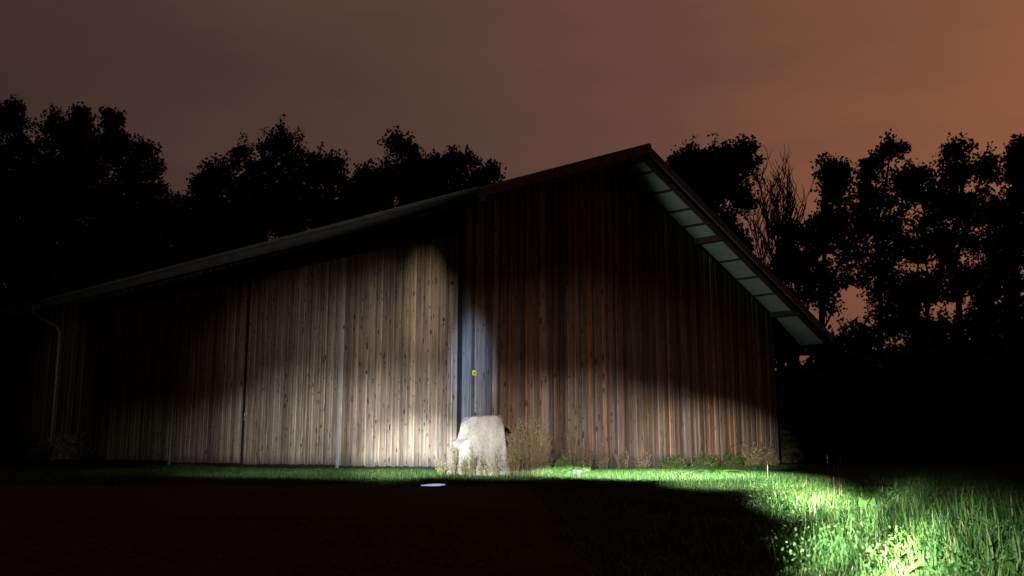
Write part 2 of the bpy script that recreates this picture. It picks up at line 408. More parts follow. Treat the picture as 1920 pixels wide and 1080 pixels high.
for i in range(4):
    R = .3 + i * 1.15; m = MB(); sheet(m, -OV + .13, .16, R - .022, R + .022, -.135, -.1005); m.build('purlin', M_BEAM, barn)
for R, tip in ((RR, .0), (8.25, .0), (12.1, .0), (-.05, .0)):
    m = MB(); zc = ztop(R) - .11 - (.05 if abs(R - RR) < .1 else 0)
    m.box(-OV + .16, .6, R - .09, R + .09, zc - .15, zc - .0); m.build('beam_end', M_BEAM, barn)
# verge rafters and bargeboards
for nm, R0, R1 in (('a', R_E, RR - .005), ('b', RR + .005, R_F)):
    m = MB(); sheet(m, -OV + .06, -OV + .22, R0, R1, -.27, -.102); m.build('verge_rafter', M_BEAM, barn)
    m = MB(); sheet(m, -OV - .01, -OV + .035, R0 - (.19 if nm == 'a' else 0), R1, -.175, .012, (.3, .3, .3)); m.build('bargeboard', M_BARGE if nm == 'a' else M_FASC, barn)
m = MB(); m.box(-OV - .0, LEN, R_F - .03, R_F + .02, ztop(R_F) - .16, ztop(R_F) - .05); m.build('back_fascia', M_FASC, barn)
m = MB(); m.box(-OV + .04, LEN, R_E - .005, R_E + .035, ztop(R_E) - .26, ztop(R_E) - .055); m.build('front_fascia', M_FASC, barn)
# gutter: half round trough
def gutter(Rc, z, Ls, name):
    m = MB(); n = 9; V = []; 
    for L in Ls:
        for k in range(n):
            an = math.pi + math.pi * k / (n - 1); V.append(B(L, Rc + .07 * math.cos(an), z + .07 * math.sin(an)))
        for k in range(n - 1, -1, -1):
            an = math.pi + math.pi * k / (n - 1); V.append(B(L, Rc + .064 * math.cos(an), z + .064 * math.sin(an)))
    c = 2 * n; F = []
    for i in range(len(Ls) - 1):
        for k in range(c): F.append((i * c + k, (i + 1) * c + k, (i + 1) * c + (k + 1) % c, i * c + (k + 1) % c))
    F.append(tuple(range(c))); m.add(V, F); m.build(name, M_GUT, barn)
gutter(R_E - .075, ztop(R_E) - .015, [-OV + .05, 6, 12, 18, LEN], 'gutter')
gutter(R_F + .09, ztop(R_F) - .09, [-OV + .05, 12, LEN], 'gutter')
m = MB(); zg = ztop(R_E) - .13
m.tube([B(19.05, R_E - .08, zg), B(19.0, R_E - .08, zg - .22), B(18.85, R_E - .03, zg - .32), B(18.05, -.12, 4.28), B(17.95, -.09, 4.12), B(17.95, -.09, .05)], .045, 10)
m.build('downpipe', M_STEEL, barn, smooth=True)
# yellow notice on the first gable board
p = on_gable(885.5, 699.5) - C0; Rn = float(np.dot(p, dR)); zn = float(p[2])
m_y, t_, b_ = new_mat('yellow_notice', .4); b_.inputs['Base Color'].default_value = (.75, .55, .03, 1)
m_r, t_, b_ = new_mat('dark_red_mark', .5); b_.inputs['Base Color'].default_value = (.16, .04, .01, 1)
m = MB(); m.box(-.062, -.0505, Rn - .048, Rn + .048, zn - .048, zn + .048); nt_ = m.build('notice_plate', m_y, barn)
m = MB()
m.box(-.0655, -.0625, Rn - .022, Rn + .022, zn - .018, zn + .006); m.box(-.0655, -.0625, Rn - .008, Rn + .008, zn + .006, zn + .02); m.box(-.0655, -.0625, Rn - .028, Rn - .012, zn - .028, zn - .018); m.box(-.0655, -.0625, Rn + .012, Rn + .028, zn - .028, zn - .018)
m.build('printed_mark', m_r, barn, nt_)

# ------------------------------------------------------------------ GROUND
mg, t, b = new_mat('soil_and_turf', .95, .15); q = NT(t); tcx = q.n('ShaderNodeTexCoord'); P = tcx.outputs['Object']
n1 = q.noise(P, .8, 5, .6); n2 = q.noise(P, 14, 5, .7); n3 = q.noise(P, 60, 3, .6)
soil = q.ramp(n2, [(.3, (.016, .016, .010)), (.55, (.036, .036, .024)), (.75, (.075, .072, .052))])
turf = q.ramp(n3, [(.3, (.008, .010, .005)), (.7, (.018, .022, .010))])
yard = q.n('ShaderNodeAttribute'); yard.attribute_name = 'bc'
ys = q.n('ShaderNodeSeparateColor'); q.l(yard.outputs['Color'], ys.inputs[0])
fy = q.rng(q.m('ADD', ys.outputs[0], q.m('MULTIPLY', q.m('SUBTRACT', n1, .5), 2.2)), .3, .7)
q.l(q.mix(fy, turf, soil), b.inputs['Base Color'])
bp = q.n('ShaderNodeBump'); bp.inputs['Strength'].default_value = 1; bp.inputs['Distance'].default_value = .02; q.l(n2, bp.inputs['Height']); q.l(bp.outputs[0], b.inputs['Normal'])
def yardness(x, y):
    """1 on the bare yard in front, 0 on grass"""
    # pixel position on flat ground
    x = np.asarray(x, float); y = np.asarray(y, float)
    edge_x = .25 + .10 * y                          # grass to the right of this line
    wob = .5 * np.sin(x * 2.1 + y) + .3 * np.sin(x * 5.3 - y * 3.1)
    a = np.clip((edge_x + wob * .5 - x) / 3.0 + .5, 0, 1)
    bnd = np.clip((10.3 + wob * .35 - y) / 1.3 + .5, 0, 1)
    return a * bnd
xs = np.concatenate([-np.geomspace(900, 12, 22), np.linspace(-11.5, 14, 120), np.geomspace(15, 900, 22)])
ysv = np.concatenate([-np.geomspace(900, 3, 16), np.linspace(-2.5, 24, 140), np.geomspace(25, 1200, 24)])
X, Y = np.meshgrid(xs, ysv); Z = gz(X, Y)
V = np.stack([X, Y, Z], -1).reshape(-1, 3); nx, ny = len(xs), len(ysv)
ii = (np.arange(ny - 1)[:, None] * nx + np.arange(nx - 1)[None]).ravel()
F = np.stack([ii, ii + 1, ii + 1 + nx, ii + nx], 1)
yd = yardness(X, Y).ravel()
g = mesh_np('ground', V, F, mg, attrs={'bc': np.stack([yd, yd, yd], 1)}, smooth=True); g['kind'] = 'structure'

# ------------------------------------------------------------------ GRASS
def leaf_mat(name, stops, trans=.25, rough=.5, spec=.35):
    m, t, b = new_mat(name, rough, spec); q = NT(t)
    at = q.n('ShaderNodeAttribute'); at.attribute_name = 'bc'; sp = q.n('ShaderNodeSeparateColor'); q.l(at.outputs['Color'], sp.inputs[0])
    col = q.ramp(sp.outputs[0], stops)
    col = q.mix(1., col, q.ramp(sp.outputs[1], [(0, (.6, .65, .55)), (1, (1.25, 1.2, 1.1))]), 'MULTIPLY')
    q.l(col, b.inputs['Base Color'])
    if trans:
        tr = q.n('ShaderNodeBsdfTranslucent'); q.l(col, tr.inputs[0]); mx = q.n('ShaderNodeMixShader'); mx.inputs[0].default_value = trans
        q.l(b.outputs[0], mx.inputs[1]); q.l(tr.outputs[0], mx.inputs[2]); q.l(mx.outputs[0], t.nodes['Material Output'].inputs[0])
    return m
M_GRASS = leaf_mat('grass_blades', [(0, (.022, .070, .022)), (.5, (.050, .120, .030)), (.85, (.095, .165, .045)), (1, (.20, .17, .10))])
def blades(name, xy, hgt, wid, mat, label=None, lean=.5, dry=None, kind='stuff'):
    n = len(xy); base = np.stack([xy[:, 0], xy[:, 1], gz(xy[:, 0], xy[:, 1]) - .01], 1)
    az = rng.uniform(0, 2 * np.pi, n); ln = rng.uniform(.1, 1, n) * lean; h = hgt * rng.uniform(.5, 1.15, n); wv = wid * rng.uniform(.7, 1.3, n)
    dv = np.stack([np.cos(az), np.sin(az), 0 * az], 1); fa = az + np.pi / 2 + rng.uniform(-.6, .6, n); sv = np.stack([np.cos(fa), np.sin(fa), 0 * az], 1) * wv[:, None] * .5
    up = np.array([0, 0, 1.])
    mid = base + up * (h * .55)[:, None] + dv * (h * ln * .25)[:, None]
    tip = base + up * (h * np.maximum(.35, 1 - .32 * ln))[:, None] + dv * (h * np.minimum(ln, 1.6) * .85)[:, None]
    V = np.stack([base - sv, base + sv, mid + sv * .8, mid - sv * .8, tip], 1).reshape(-1, 3)
    i0 = np.arange(n) * 5
    F = np.concatenate([np.stack([i0, i0 + 1, i0 + 2], 1), np.stack([i0, i0 + 2, i0 + 3], 1), np.stack([i0 + 3, i0 + 2, i0 + 4], 1)])
    c1 = rng.uniform(0, .8, n) if dry is None else np.where(rng.random(n) < dry, rng.uniform(.9, 1, n), rng.uniform(0, .8, n))
    A = np.repeat(np.stack([c1, rng.random(n), rng.random(n)], 1), 5, 0)
    o = mesh_np(name, V, F, mat, attrs={'bc': A}); o['kind'] = kind
    if label: o['label'] = label
    return o
def leafquads(C, size, flat=.0, elong=1.8):
    n = len(C); C = np.asarray(C, float)
    a = rng.normal(size=(n, 3)); a /= np.linalg.norm(a, axis=1)[:, None]; b = rng.normal(size=(n, 3)); b -= a * np.sum(a * b, 1)[:, None]; b /= np.linalg.norm(b, axis=1)[:, None]
    sz = (size * rng.uniform(.6, 1.3, n))[:, None]
    V = np.stack([C - a * sz * elong * .5, C + b * sz * .5, C + a * sz * elong * .5, C - b * sz * .5], 1).reshape(-1, 3)
    F = np.arange(4 * n).reshape(-1, 4)
    return V, F
def patchn(x, y, s, seed):
    return (np.sin(x * s + seed) * np.cos(y * s * 1.3 + seed * 2) + np.sin(x * s * 2.7 + y * s * 2.1 + seed * 3) * .6 + np.sin(x * s * 5.3 - y * s * 4.7) * .35) / 1.95 * .5 + .5
def scatter(n, x0, x1, y0, y1, fn):
    out = []
    tot = 0
    while tot < n:
        p = np.stack([rng.uniform(x0, x1, n), rng.uniform(y0, y1, n)], 1)
        k = rng.random(n) < fn(p[:, 0], p[:, 1]); out.append(p[k]); tot += k.sum()
        if len(out) > 60: break
    return np.concatenate(out)[:n]
def outside_barn(x, y):
    px = x - C0[0]; py = y - C0[1]; L = px * dL[0] + py * dL[1]; R = px * dR[0] + py * dR[1]
    return ~((L > -.03) & (R > -.14))
infr = lambda x, y: (np.abs(x) < y * .56 + .4)
def shadow_gaps(x, y):
    """added bare hollows in the turf that stand in for black shadows"""
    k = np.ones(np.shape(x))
    for px, py, rx, ry in ((1607, 945, .16, .55), (1700, 990, .12, .50), (1742, 1004, .10, .42), (1812, 1050, .09, .30), (1770, 1062, .05, .16)):  # grass left out here in place of dark shadows
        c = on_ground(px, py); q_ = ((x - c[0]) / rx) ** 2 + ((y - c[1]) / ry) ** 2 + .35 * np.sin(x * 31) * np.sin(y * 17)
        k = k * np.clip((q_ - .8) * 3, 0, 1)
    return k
# strip along the barn
f1 = lambda x, y: (outside_barn(x, y) & infr(x, y)) * (1 - yardness(x, y)) * np.clip(.35 + .65 * patchn(x, y, .8, 1), 0, 1)
xy1 = scatter(150000, -8.5, 12, 10, 26, f1)
hh = .055 + .05 * patchn(xy1[:, 0], xy1[:, 1], 1.3, 4)
blades('grass', xy1, hh, .006, M_GRASS, 'green lawn grass growing along the foot of the barn walls', .7, dry=.03)
# near right, thick and lush
f2 = lambda x, y: infr(x, y) * shadow_gaps(x, y) * (1 - yardness(x, y)) * np.clip((12 / np.maximum(y, 2)) ** 1.3 * .16, 0, 1) * (.4 + .6 * patchn(x, y, 1.7, 2))
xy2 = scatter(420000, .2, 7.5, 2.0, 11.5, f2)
hh = .028 + .045 * patchn(xy2[:, 0], xy2[:, 1], 2.1, 7) ** 1.5
blades('grass', xy2, hh, .0034, M_GRASS, 'thick lush grass on the right side of the yard', 1.7, dry=.13)
xy4 = scatter(10000, .5, 7.5, 2.2, 11.5, lambda x, y: infr(x, y) * shadow_gaps(x, y) * (1 - yardness(x, y)) * np.clip((9 / np.maximum(y, 2)) ** 1.5 * .12, 0, 1) * (patchn(x, y, 2.3, 9) ** 2 > .22))
blades('grass', xy4, .065 + .06 * patchn(xy4[:, 0], xy4[:, 1], 3.1, 3), .0045, M_GRASS, 'longer bent grass blades standing out of the lawn on the right', 1.3, dry=.08)
# small broad herbs between the blades
xh = scatter(380, .5, 6.5, 2.2, 9, lambda x, y: infr(x, y) * shadow_gaps(x, y) * (1 - yardness(x, y)) * np.clip((6 / np.maximum(y, 2)) ** 1.3 * .2, 0, 1) * (patchn(x, y, 1.9, 12) > .5))
hp = np.repeat(np.stack([xh[:, 0], xh[:, 1], gz(xh[:, 0], xh[:, 1])], 1), 14, 0); hp[:, :2] += rng.normal(0, .03, (len(hp), 2)); hp[:, 2] += rng.uniform(.015, .085, len(hp))
V, F = leafquads(hp, .008, elong=1.4)
oh = mesh_np('clover', V, F, leaf_mat('clover_leaves', [(0, (.03, .09, .03)), (.6, (.06, .14, .04)), (1, (.10, .16, .055))], .2, .85, .1), attrs={'bc': np.repeat(rng.random((len(hp), 3)), 4, 0)}); oh['kind'] = 'stuff'; oh['label'] = 'small clover like leaves between the grass blades on the right'
# thin short growth in the dark yard
f3 = lambda x, y: infr(x, y) * yardness(x, y) * (patchn(x, y, 1.1, 5) > .5) * (y < 5)
xy3 = scatter(14000, -3.5, 2, 2.2, 5, f3)
blades('grass', xy3, .02, .005, M_GRASS, 'short sparse grass on the dark yard in front', .9, dry=.15)

# ------------------------------------------------------------------ BOULDER
def rockmat():
    m, t, b = new_mat('pale_limestone', .9, .2); q = NT(t); tcx = q.n('ShaderNodeTexCoord'); P = tcx.outputs['Object']
    mp = q.n('ShaderNodeMapping'); mp.inputs['Scale'].default_value = (1, 1, .35); q.l(P, mp.inputs[0])
    a = q.noise(mp.outputs[0], 9, 6, .65); c = q.noise(P, 30, 5, .6)
    col = q.ramp(a, [(.28, (.14, .138, .125)), (.42, (.27, .268, .25)), (.7, (.36, .356, .335))])
    col = q.mix(1., col, q.ramp(c, [(.3, (.75, .74, .72)), (.6, (1, 1, 1))]), 'MULTIPLY')
    q.l(col, b.inputs['Base Color'])
    bp = q.n('ShaderNodeBump'); bp.inputs['Strength'].default_value = .9; bp.inputs['Distance'].default_value = .03
    q.l(q.m('ADD', a, q.m('MULTIPLY', c, .3)), bp.inputs['Height']); q.l(bp.outputs[0], b.inputs['Normal']); return m
def boulder():
    D = 14.3; s = 1846 / 14.45; nR, nA = 40, 64
    tl = [0, .2, .42, .52, .60, .66, .8, .93, .97, 1]; lx = [836, 837, 839, 840, 844, 856, 860, 863, 864, 868]
    rx = [956, 952, 949, 948, 947, 946, 944, 941, 940, 937]
    ph = rng.uniform(0, 6, 12)
    V = []
    for i in range(nR + 1):
        t = i / nR; x0 = np.interp(t, tl, lx); x1 = np.interp(t, tl, rx); cx = ((x0 + x1) / 2 - 960) / s; hw = (x1 - x0) / 2 / s * 1.03; hd = .30 * (1 - .35 * t)
        zt = .92 * t - .05
        cor = [(-1, .3), (-.98, -.35), (-.55, -.95), (.25, -1.0), (.72, -.82), (1, -.3), (.97, .4), (.4, 1), (-.6, .95)]
        cor = [(cx_ + .05 * math.sin(5 * t + 2.1 * q_) * (abs(cx_) < .9), cy_ + .10 * math.sin(4 * t + 1.7 * q_)) for q_, (cx_, cy_) in enumerate(cor)]
        for k in range(nA):
            u = k / nA * len(cor); i0 = int(u) % len(cor); i1 = (i0 + 1) % len(cor); fr2_ = u - int(u)
            ux = cor[i0][0] * (1 - fr2_) + cor[i1][0] * fr2_; uy = cor[i0][1] * (1 - fr2_) + cor[i1][1] * fr2_
            a = math.atan2(uy, ux)
            stp = .045 * (round(2.2 * math.sin(2.3 * a + 7 * t + ph[0])) / 2.2) + .03 * (round(3 * math.sin(5 * a - 11 * t + ph[1])) / 3)
            k2 = 1 + (stp + rng.normal(0, .006)) * (1 if abs(ux) < .93 else .25)
            V.append((cx + hw * ux * (k2 if abs(ux) < .93 else 1 + rng.normal(0, .008)), D + .35 + hd * uy * k2 + .12 * t, zt + ux * .022 * t + .010 * math.sin(5 * a + 13 * t)))
    F = [(i * nA + k, i * nA + (k + 1) % nA, (i + 1) * nA + (k + 1) % nA, (i + 1) * nA + k) for i in range(nR) for k in range(nA)]
    # top: shrinking rings, slightly dished
    base = nR * nA
    for r, f_ in enumerate((.97, .85, .55, .25)):
        st = len(V); c = np.mean(np.array(V[base:base + nA]), 0)
        for k in range(nA):
            p = np.array(V[base + k]); v = c + (p - c) * f_; v[2] += .012 + .010 * math.sin(k * .4 + r) + .01 * math.sin(k * .17); V.append(tuple(v))
        prev = base if r == 0 else st - nA
        for k in range(nA): F.append((prev + k, prev + (k + 1) % nA, st + (k + 1) % nA, st + k))
    st = len(V) - nA; F.append(tuple(st + k for k in range(nA)))
    root = np.array([(895 - 960) / s, D + .35, 0.])
    o = mesh_np('boulder', np.array(V) - root, F, rockmat(), smooth=False); o.location = root
    tag(o, 'big pale upright boulder with flat top, brightly lit in front of the barn corner', 'boulder')
boulder()

# ------------------------------------------------------------------ LOW PLANTS
def ribbons(paths, w0, w1):
    """thin crossed ribbons along polylines"""
    V = []; F = []
    for P in paths:
        P = np.asarray(P, float); n = len(P)
        d = P[-1] - P[0]; a = rng.uniform(0, np.pi); 
        for aa in (a, a + np.pi / 2):
            s = np.array([math.cos(aa), math.sin(aa), 0]); ww = np.linspace(w0, w1, n)[:, None] * .5; st = len(V)
            V += list(P - s * ww) + list(P + s * ww)
            for i in range(n - 1): F.append((st + i, st + i + 1, st + n + i + 1, st + n + i))
    return V, F
M_STEM = leaf_mat('dry_stems', [(0, (.12, .095, .065)), (.5, (.20, .165, .11)), (1, (.28, .24, .16))], .1)
M_DRY = leaf_mat('dry_seed_heads', [(0, (.12, .10, .075)), (.5, (.22, .19, .14)), (1, (.30, .28, .20))], .2)
M_YEL = leaf_mat('yellowing_leaves', [(0, (.10, .14, .05)), (.4, (.28, .26, .12)), (1, (.44, .39, .22))], .25)
M_WEED = leaf_mat('weed_leaves', [(0, (.04, .11, .03)), (.5, (.08, .19, .05)), (1, (.14, .25, .08))], .25)
M_BRAM = leaf_mat('bramble_leaves', [(0, (.02, .05, .018)), (.6, (.05, .10, .03)), (1, (.12, .11, .05))], .15)
def weed(name, label, cat, px, py, d, wpx, hpx, nst, leafn, lsize, mleaf, mstem=M_STEM, group=None, branch=6, stiff=.5, leaf0=.15, part_leaf='leaves', bw=.006):
    s = 1846 / d; x = (px - 960) / s; z0 = float(gz(x, d)); W = wpx / s / 2; Hh = hpx / s
    root = empty(name, (x, d, z0), label, cat, group)
    paths = []; LC = []
    for i in range(nst):
        a = rng.uniform(0, 2 * np.pi); r = W * math.sqrt(rng.random()); bx, by = r * .62 * math.cos(a), r * .62 * math.sin(a) * .7
        h = Hh * rng.uniform(.35, 1.04) * (1 - .4 * (r / W) ** 3); tx, ty = r * math.cos(a) + rng.normal() * .02, r * math.sin(a) * .7
        pts = []
        for t in np.linspace(0, 1, 6):
            f = t ** (1 + stiff); pts.append([bx + (tx - bx) * f + rng.normal() * .006, by + (ty - by) * f + rng.normal() * .006, h * (t - .12 * t * t * rng.random())])
        paths.append(pts); pts = np.array(pts)
        for j in range(branch):
            t = rng.uniform(.3, 1); p0 = np.array([np.interp(t, np.linspace(0, 1, 6), pts[:, k]) for k in range(3)])
            aa = rng.uniform(0, 2 * np.pi); ln = Hh * rng.uniform(.06, .2); p1 = p0 + np.array([math.cos(aa) * ln * .6, math.sin(aa) * ln * .5, ln * rng.uniform(.2, .9)])
            pm = (p0 + p1) / 2 + [0, 0, ln * .08]; paths.append([p0, pm, p1])
            for _ in range(max(1, leafn // max(1, branch))): u = rng.random(); LC.append(p0 * (1 - u) + p1 * u + rng.normal(size=3) * lsize * .5)
        for _ in range(leafn // 2):
            t = rng.uniform(leaf0, 1); LC.append(np.array([np.interp(t, np.linspace(0, 1, 6), pts[:, k]) for k in range(3)]) + rng.normal(size=3) * lsize * .6)
    V, F = ribbons(paths, bw, bw * .4); A = np.repeat(rng.random((len(V) // 2, 3)), 2, 0); A = np.resize(A, (len(V), 3))
    o = mesh_np('stems', V, F, mstem, root, attrs={'bc': A})
    V, F = leafquads(LC, lsize); A = np.repeat(rng.random((len(LC), 3)), 4, 0)
    mesh_np(part_leaf, V, F, mleaf, root, attrs={'bc': A})
    return root
weed('dry_bush', 'tall bushy dry grey brown weed right beside the boulder', 'bush', 995, 900, 14.9, 100, 124, 120, 26, .011, M_DRY, branch=11, part_leaf='seed_heads', bw=.004)  # loose quads of the dry weeds are their seed heads
weed('dry_bush', 'lighter straw coloured weed squeezed between boulder and dry bush', 'bush', 962, 900, 14.5, 34, 104, 22, 20, .013, M_YEL, branch=7, part_leaf='seed_heads')
fr_ = [(846, 72, 30, 'yellow weed at the left foot of the boulder'), (872, 52, 22, 'short yellow green weed before the left half of the boulder'), (886, 66, 16, 'dark tall weed stalk standing before the middle of the boulder'), (905, 48, 24, 'low yellow weed before the middle of the boulder'), (928, 56, 20, 'thin straw weed before the right half of the boulder'), (824, 40, 22, 'small yellow weed at the right end of the doors')]
for x, h, w_, lb in fr_:
    weed('weed', lb, 'weed', x, 902, 13.9 + rng.uniform(-.2, .2), w_, h * 1.1, 11, 22, .011, M_YEL, branch=6, group='yellow weeds around the boulder', bw=.006)
fr2 = [(1052, 36, 44, 15.6, 'bright green nettle clump right of the dry bush'), (1088, 26, 30, 16.2, 'small green nettle clump near the blue grey stone'), (1022, 34, 40, 15.0, 'green nettle clump at the foot of the dry bush')]
for x, h, w_, d_, lb in fr2:
    weed('nettle', lb, 'nettle', x, 893, d_, w_, h, 26, 30, .028, M_WEED, M_WEED, branch=5, group='green nettles beside the dry bush')
fr3 = [(1070, 88, 46, 'first thin dry weed right of the dry bush by the gable'), (1098, 70, 30, 'dry brown weed leaning on the gable boards left of the red board'), (1130, 62, 34, 'dry weed at the middle of the gable foot'), (1168, 52, 34, 'low dry weed between two bare gable boards'), (1205, 42, 36, 'short brown weed just left of the bramble')]
for x, h, w_, lb in fr3:
    dd = float(on_gable(x, 880)[1]) - .35
    weed('dry_weed', lb, 'weed', x, 886, dd, w_, h, 26, 14, .014, M_DRY, branch=6, group='thin dry weeds along the gable foot', part_leaf='seed_heads')
for x, h, w_, lb, mt in [(1262, 26, 60, 'low dark green bramble left of the dock plant', M_BRAM), (1318, 30, 70, 'wide dark green bramble along the gable foot', M_BRAM), (1372, 30, 44, 'bramble with reddish leaves under the broken twig', M_BRAM), (1408, 52, 50, 'brown leafy bramble climbing near the barn back corner', M_DRY), (1442, 40, 36, 'brown bramble right at the barn back corner', M_DRY)]:
    dd = float(on_gable(x, 878)[1]) - .4
    weed('bramble', lb, 'bramble', x, 882, dd, w_, h, 60, 24, .035, mt, M_STEM, branch=5, stiff=.2, leaf0=.1, group='brambles along the gable foot')
# big leaved dock plants
M_DOCK = leaf_mat('dock_leaves', [(0, (.05, .14, .035)), (.5, (.08, .2, .045)), (1, (.13, .26, .07))], .2)
def dock(name, label, cat, x, y, n, ln, wd, up=.6, group=None, mat=None):
    z0 = float(gz(x, y)); V = []; F = []; A = []
    for i in range(n):
        a = rng.uniform(0, 2 * np.pi); L_ = ln * rng.uniform(.6, 1.1); u = up * rng.uniform(.5, 1.3); d = np.array([math.cos(a), math.sin(a), 0]); s = np.array([-d[1], d[0], 0]); st = len(V); c = list(rng.random(3))
        for k, t in enumerate(np.linspace(0, 1, 8)):
            p = d * L_ * t + np.array([0, 0, L_ * (u * 1.6 * t - u * 1.5 * t * t)]); ww = wd * L_ * math.sin(math.pi * min(.98, (t * .9 + .06))) ** .8 * .5 + .002
            V += [p - s * ww + [0, 0, ww * .4], p, p + s * ww + [0, 0, ww * .4]]; A += [c] * 3
        for k in range(7):
            b0 = st + 3 * k; F += [(b0, b0 + 1, b0 + 4, b0 + 3), (b0 + 1, b0 + 2, b0 + 5, b0 + 4)]
    o = mesh_np(name, V, F, mat or M_DOCK, attrs={'bc': np.array(A)}, smooth=True); o.location = (x, y, z0); return tag(o, label, cat, group)
p = on_ground(1345, 893); dock('dock_plant', 'broad leaved dock plant flat in the grass before the gable', 'plant', p[0], p[1], 16, .45, .28, .35, 'broad leaved plants in the grass')
p = on_ground(1296, 893); dock('dock_plant', 'smaller dock plant left of the broad one before the gable', 'plant', p[0], p[1], 10, .3, .28, .4, 'broad leaved plants in the grass')
p = on_ground(1615, 955); dock('leafy_plant', 'small leafy plant between the seed stalks and the dark grass tufts', 'plant', p[0], p[1] - .2, 12, .16, .4, .9, 'broad leaved plants in the grass')
for px, py, n, l_, lb in [(1760, 1062, 10, .09, 'leafy plant left of the bottom right tufts'), (1860, 1060, 10, .09, 'leafy plant at the very bottom right'), (1675, 1040, 9, .08, 'pale leafy plant in the brightest grass'), (1795, 1015, 8, .08, 'leafy plant behind the bottom right tuft')]:
    p = on_ground(px, py + 20); dock('leafy_plant', lb, 'plant', p[0], p[1], n, l_, .38, .9, 'broad leaved plants in the grass')
# seed stalks
def stalks(label, px, py, d, hs, group):
    s = 1846 / d; x = (px - 960) / s; z0 = float(gz(x, d)); paths = []; LC = []
    root = empty('seed_stalk', (x, d, z0), label, 'grass stalk', group)
    h = hs / s; pts = [[.0, 0, 0], [.004, 0, h * .5], [-.006 * rng.choice([-1, 1]), 0, h]]
    V, F = ribbons([pts], .0035, .002); mesh_np('stem', V, F, M_STEM, root, attrs={'bc': rng.random((len(V), 3))})
    for _ in range(40): t = rng.uniform(.55, 1); LC.append([np.interp(t, [0, .5, 1], [q_[0] for q_ in pts]) + rng.normal() * .002, rng.normal() * .002, h * t])
    V, F = leafquads(LC, .005); mesh_np('seed_head', V, F, M_DRY, root, attrs={'bc': rng.random((len(V), 3))})
for px, h, lb in [(1574, 62, 'tallest thin seed stalk in the bright grass'), (1570, 50, 'seed stalk just left of the tallest one'), (1549, 56, 'leaning seed stalk left of the tall pair'), (1560, 40, 'short seed stalk between the leaning one and the tall pair')]:
    stalks(lb, px, 935, 6.9, h + 26, 'seed stalks in the bright grass')
stalks('small white topped flower stalk in the grass strip before the gable', 1437, 905, 10.5, 34, 'seed stalks in the bright grass')
# tall tufts whose shadows fall across the bright grass
def tuft(label, px, py, n, h, spread, mat=M_GRASS):
    p = on_ground(px, py); xy = np.stack([rng.normal(0, spread, n), rng.normal(0, spread, n)], 1) + p[:2]
    o = blades('grass_tuft', xy, h * rng.uniform(.6, 1.1, n), .006, mat, None, .8, dry=.08); del o['kind']
    z = np.array([p[0], p[1], 0]); o.data.transform(__import__('mathutils').Matrix.Translation(-__import__('mathutils').Vector(z))); o.location = z
    return tag(o, label, 'grass tuft', 'tall grass tufts on the right')
for a_ in [(1598, 956, 500, .13, .06, 'grass tuft in front of the seed stalks'), (1560, 958, 260, .13, .07, 'bright low tuft under the seed stalks'), (1690, 1004, 900, .15, .045, 'tall grass tuft standing above its own black shadow'), (1735, 1022, 700, .14, .045, 'grass tuft right of the black shadow'), (1655, 985, 260, .14, .06, 'tuft left of the tall shaded tuft'), (1800, 1068, 900, .15, .04, 'dark tuft near the bottom edge'), (1870, 1075, 300, .13, .05, 'grass tuft in the bottom right corner'), (1850, 990, 320, .17, .09, 'pale green tuft on the dim slope at right'), (1620, 1050, 260, .09, .06, 'low tuft at the bottom of the bright grass')]:
    tuft(a_[5], *a_[:5])
# bush at the far left foot of the barn, and the twig
weed('shrub', 'dim grey leafy shrub at the foot of the downpipe', 'shrub', 128, 868, 27.5, 96, 52, 70, 26, .06, M_DRY, branch=5, group=None, bw=.01)
weed('shrub', 'dark low shrub at the far left edge of the yard', 'shrub', 30, 872, 26.0, 130, 46, 70, 26, .07, M_BRAM, branch=5, bw=.01)
m = MB(); pz = [on_gable(1363, 838), on_gable(1378, 832), on_gable(1393, 827)]
bt = [p_ - dL * .09 for p_ in pz]; gp = on_gable(1352, 874) - dL * .12; m.tube([gp, bt[0] - [0, 0, .15], bt[0], bt[1], bt[2]], [.012, .011, .01, .008, .005], 6)
tw = mesh_np('twig', np.array(m.V) - gp, m.F, M_BEAM, attrs={'bc': np.array(m.A)}); tw.location = gp; tag(tw, 'broken dark twig leaning on the gable boards above the brambles', 'twig')
# grey stone near the nettles
m = MB(); nA = 10; cst = np.array([(1082 - 960) / 1846 * 15.6, 15.6, 0.]); V = []; F = []
for i, (r_, z_) in enumerate([(.09, -.02), (.10, .04), (.075, .085), (.03, .10)]):
    for k in range(nA): a = 2 * math.pi * k / nA; q_ = r_ * rng.uniform(.85, 1.15); V.append((q_ * math.cos(a) * 1.2, q_ * math.sin(a), z_))
for i in range(3):
    for k in range(nA): F.append((i * nA + k, i * nA + (k + 1) % nA, (i + 1) * nA + (k + 1) % nA, (i + 1) * nA + k))
F.append(tuple(3 * nA + k for k in range(nA)))
M_STN = simple('grey_stone', (.07, .075, .085), (.13, .135, .15), 30, .9, bump=.01)
st_ = mesh_np('stone', V, F, M_STN); st_.location = cst; tag(st_, 'small grey stone in the grass beside the nettles', 'stone')
